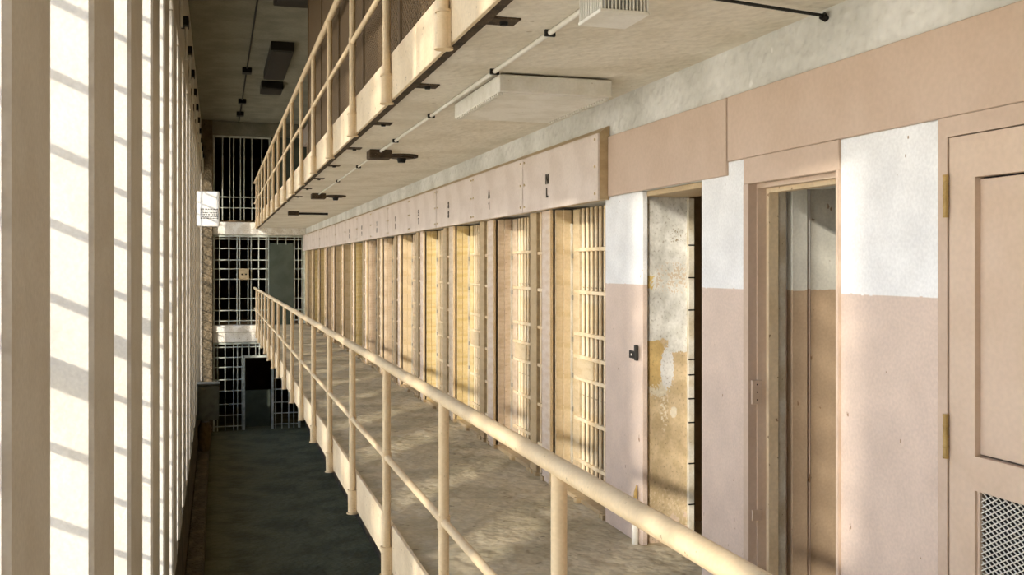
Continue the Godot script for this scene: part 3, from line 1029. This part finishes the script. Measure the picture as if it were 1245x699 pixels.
	tube(st, [V(2.33, ys - 0.03, 3.44), V(2.352, ys - 0.045, 3.442)], [0.018, 0.012], 10)
	commit("end_clip", st, M.black, rd)
	ORG = Vector3.ZERO

func ceiling_things() -> void:
	var st := new_st()
	var c := thing("ceiling_conduit", V(0.57, CEIL, 18.0), "thin conduit with small boxes running along the dark ceiling", "pipe")
	tube(st, [V(0.57, CEIL - 0.02, 6.0), V(0.57, CEIL - 0.02, TEND)], [0.014, 0.014], 8)
	commit("pipe", st, M.dark_metal, c)
	for t in [14.4, 20.2, 24.0, 26.0]:
		part_box("junction_box", M.black, c, 0.48, 0.66, CEIL - 0.10, CEIL, t - 0.12, t + 0.12, 0.006)
	var i := 0
	for b in [[0.78, 1.28, 12.2, 14.6], [0.90, 1.30, 17.6, 20.4], [0.90, 1.35, 21.4, 22.2]]:
		var l := thing("ceiling_light", V((b[0] + b[1]) / 2, CEIL, (b[2] + b[3]) / 2), "%s dark box light on the dark ceiling, counting from the camera" % ORD[i], "light", "dark box lights on the ceiling")
		part_box("body", M.dark_metal, l, b[0], b[1], CEIL - 0.16, CEIL, b[2], b[3], 0.01)
		part_box("cover", M.dark_metal, l, b[0] + 0.04, b[1] - 0.04, CEIL - 0.17, CEIL - 0.16, b[2] + 0.04, b[3] - 0.04, 0.002)
		i += 1
	ORG = Vector3.ZERO

func window_wall_things() -> void:
	var st: SurfaceTool
	# white sign box sticking out from the piers
	var t := 21.44
	var s := thing("sign_box", V(-0.18, EYE + 0.82, t), "white box sign with a block of small print on the window wall", "sign")
	part_box("body", M.white_box, s, XL, 0.055, EYE + 0.82, EYE + 1.54, t, t + 0.25, 0.012)
	var im := Image.create(96, 64, false, Image.FORMAT_RGB8)
	im.fill(rgb(222, 220, 214))
	for row in 6:
		var x := 2
		while x < 92:
			var wd := rng.randi_range(3, 12)
			im.fill_rect(Rect2i(x, 4 + row * 10, mini(wd, 94 - x), 6), rgb(70, 66, 58))
			x += wd + rng.randi_range(2, 4)
	var pm := StandardMaterial3D.new()
	pm.albedo_texture = ImageTexture.create_from_image(im)
	pm.roughness = 0.6
	var q := QuadMesh.new()
	q.size = Vector2(0.36, 0.24)
	inst("print", q, pm, V(-0.15, EYE + 1.08, t - 0.002) - ORG, s)
	# grey cabinet
	t = 22.2
	var g := thing("wall_cabinet", V(-0.17, EYE - 3.32, t), "grey metal cabinet fixed to the window wall above the brown drum", "cabinet")
	part_box("body", M.cabinet, g, XL, 0.05, EYE - 3.32, EYE - 2.58, t, t + 0.4, 0.012)
	part_box("lid", M.cabinet, g, XL, 0.07, EYE - 2.58, EYE - 2.54, t - 0.02, t + 0.42, 0.008)
	part_box("front_panel", M.cabinet, g, XL + 0.05, 0.01, EYE - 3.26, EYE - 2.65, t - 0.012, t, 0.004)
	# brown drum on the ledge
	var d := thing("drum", V(-0.255, 0.46, 22.4), "brown rounded drum on the ledge below the grey cabinet", "drum")
	st = new_st()
	tube(st, [V(-0.255, 0.46, 22.4), V(-0.255, 0.50, 22.4), V(-0.255, 0.78, 22.4), V(-0.255, 0.98, 22.4), V(-0.255, 1.06, 22.4)], [0.09, 0.115, 0.14, 0.135, 0.09], 24)
	commit("body", st, M.drum, d)
	st = new_st()
	tube(st, [V(-0.255, 1.055, 22.4), V(-0.255, 1.085, 22.4)], [0.10, 0.10], 24)
	commit("lid", st, M.drum, d)
	# dark brackets with short rods, high on the piers
	var spans := pier_spans()
	var base: Node3D = null
	var n := 0
	for i in range(8, spans.size()):
		var tt: float = spans[i][0] + 0.4
		var at := V(XL, EYE + 2.78, tt)
		if base == null:
			base = thing("window_bracket", at, "", "bracket", "dark brackets high on the window piers")
			part_box("plate", M.black, base, XL, XL + 0.09, EYE + 2.78, EYE + 2.88, tt - 0.12, tt + 0.12, 0.005)
			st = new_st()
			tube(st, [V(XL + 0.06, EYE + 2.40, tt), V(XL + 0.06, EYE + 2.78, tt)], [0.016, 0.016], 8)
			commit("rod", st, M.fixture, base)
			ORG = Vector3.ZERO
		else:
			var o: Node3D = base.duplicate()
			o.name = numbered("window_bracket")
			add_child(o)
			o.position = at
			o.set_meta("label", "dark bracket high on the window wall, %s from the camera" % ORD[n])
		if n == 0:
			base.set_meta("label", "dark bracket high on the window wall, first from the camera")
		n += 1
	ORG = Vector3.ZERO
